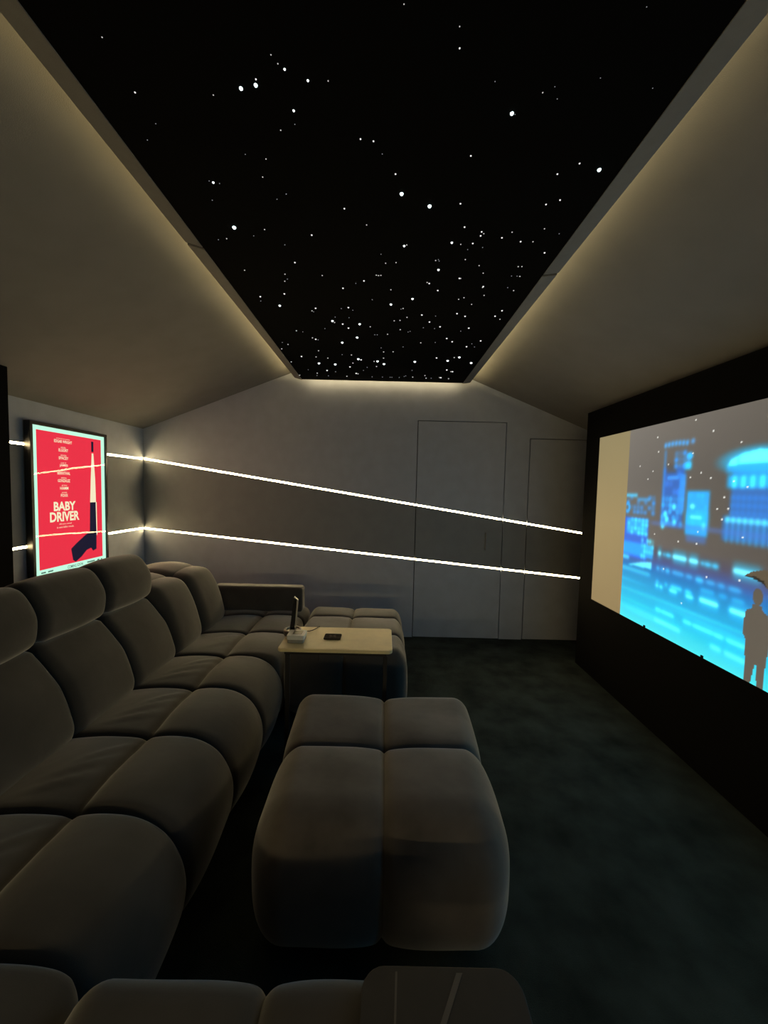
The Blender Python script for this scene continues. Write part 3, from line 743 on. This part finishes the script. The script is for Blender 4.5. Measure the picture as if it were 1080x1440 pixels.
# ------------------------------------------------------------------ side table and the things on it
tb = empty('side_table', (-.22, 2.05, 0))
tag(tb, 'slim side table with pale wooden top and black legs in front of the far chaise', 'table')
slab('table_top', -.507, .058, 1.893, 2.205, .582, .600, .022, M['maple'], tb, .003)
bm = bmesh.new(); add_box(bm, -.475, .027, 1.905, 2.19, .566, .581, .002, 1); bm_obj('top_frame', bm, M['blackmetal'], tb)
for x in (-.459, .024):
    box('leg', x - .011, x + .011, 1.905, 1.927, .018, .566, M['blackmetal'], tb, .002, 1)
    box('foot_rail', x - .011, x + .011, 1.905, 2.20, .0, .018, M['blackmetal'], tb, .002, 1)
box('cross_rail', -.448, .013, 1.907, 1.925, .002, .016, M['blackmetal'], tb, .002, 1)

lp = empty('charging_stand', (-.474, 2.085, .6))
tag(lp, 'slim black upright stick on a round base at the left end of the side table', 'stand')
bm = bmesh.new(); add_lathe(bm, [(.046, 0), (.048, .004), (.048, .026), (.044, .031), (.036, .031), (.034, .024)], (-.474, 2.085, .6005), 32)
tag(bm_obj('base', bm, M['darksilver'], lp), 'round grey metal base')
bm = bmesh.new()
add_prism(bm, [(-.490, 2.078, .622), (-.464, 2.078, .622), (-.452, 2.082, .792), (-.470, 2.082, .800)], (0, .014, 0))
bm_obj('stick', bm, M['blackgloss'], lp)
bm = bmesh.new()
add_prism(bm, [(-.464, 2.077, .622), (-.459, 2.077, .622), (-.447, 2.081, .786), (-.452, 2.081, .792)], (0, .016, 0))
add_prism(bm, [(-.452, 2.081, .7925), (-.447, 2.081, .7865), (-.468, 2.081, .8045), (-.471, 2.081, .8005)], (0, .016, 0))
tag(bm_obj('edge_strip', bm, M['silver'], lp), 'silver edge strip')
bm = bmesh.new()
add_tube(bm, [(-.428, 2.10, .606), (-.41, 2.115, .6065), (-.392, 2.125, .605), (-.378, 2.14, .604), (-.36, 2.175, .604), (-.352, 2.212, .602), (-.352, 2.222, .58), (-.355, 2.215, .40)], .0022, 6)
bm_obj('cable', bm, M['blackmetal'], lp)
bm = bmesh.new()
add_tube(bm, [(-.386, 2.06, .6065), (-.375, 2.09, .6035), (-.362, 2.13, .6028), (-.345, 2.17, .6028), (-.335, 2.20, .6028)], .002, 6)

wbx = empty('white_device', (-.436, 2.0, .6))
tag(wbx, 'small white box with a grey display beside the round stand on the side table', 'device')
bm.free()
slab('body', -.478, -.389, 1.958, 2.045, .618, .640, .008, M['whiteplastic'], wbx, .002)
tag(slab('lower_shell', -.475, -.392, 1.961, 2.042, .6005, .6178, .008, M['greyplastic'], wbx, .0015), 'grey lower half')
tag(slab('display', -.452, -.405, 1.982, 2.030, .6401, .6408, .003, M['greypanel'], wbx), 'grey square display')

co = slab('coaster', -.300, -.211, 2.018, 2.092, .6005, .606, .008, M['coaster'], None, .001)
tag(co, 'small dark brown card with faded emblem at the middle of the side table', 'coaster')
bm = bmesh.new()
cx, cy = -.2555, 2.055
for k in range(4):
    a_ = math.pi / 4 + k * math.pi / 2 + .1
    dx, dy = math.cos(a_), math.sin(a_)
    add_prism(bm, [(cx + dx * .004 - dy * .003, cy + dy * .004 + dx * .003, .6061), (cx + dx * .004 + dy * .003, cy + dy * .004 - dx * .003, .6061), (cx + dx * .024 + dy * .005, cy + dy * .020 - dx * .005, .6061), (cx + dx * .024 - dy * .005, cy + dy * .020 + dx * .005, .6061)], (0, 0, .0003))
add_prism(bm, [(cx - .016, cy - .003, .6061), (cx + .016, cy - .003, .6061), (cx + .016, cy + .003, .6061), (cx - .016, cy + .003, .6061)], (0, 0, .0003))
tag(bm_obj('emblem', bm, M['emblem'], co), 'faded pinkish emblem')

# smoked board lying over the corner of the near chaise
ty = empty('lap_tray', (.13, .55, .43))
tag(ty, 'dark smoky tray with rounded corners on the end of the near chaise', 'tray')
slab('board', -.022, .287, .30, .733, .4385, .4465, .045, M['smoked'], ty, .002)
tag(prism('stripe', [(.163, .722, .4467), (.175, .722, .4467), (.105, .60, .4467), (.095, .60, .4467)], (0, 0, .0006), M['inlay'], ty), 'pale diagonal stripe')
prism('stripe', [(.0435, .722, .4467), (.0475, .722, .4467), (.037, .55, .4467), (.033, .55, .4467)], (0, 0, .0005), M['inlay'], ty)
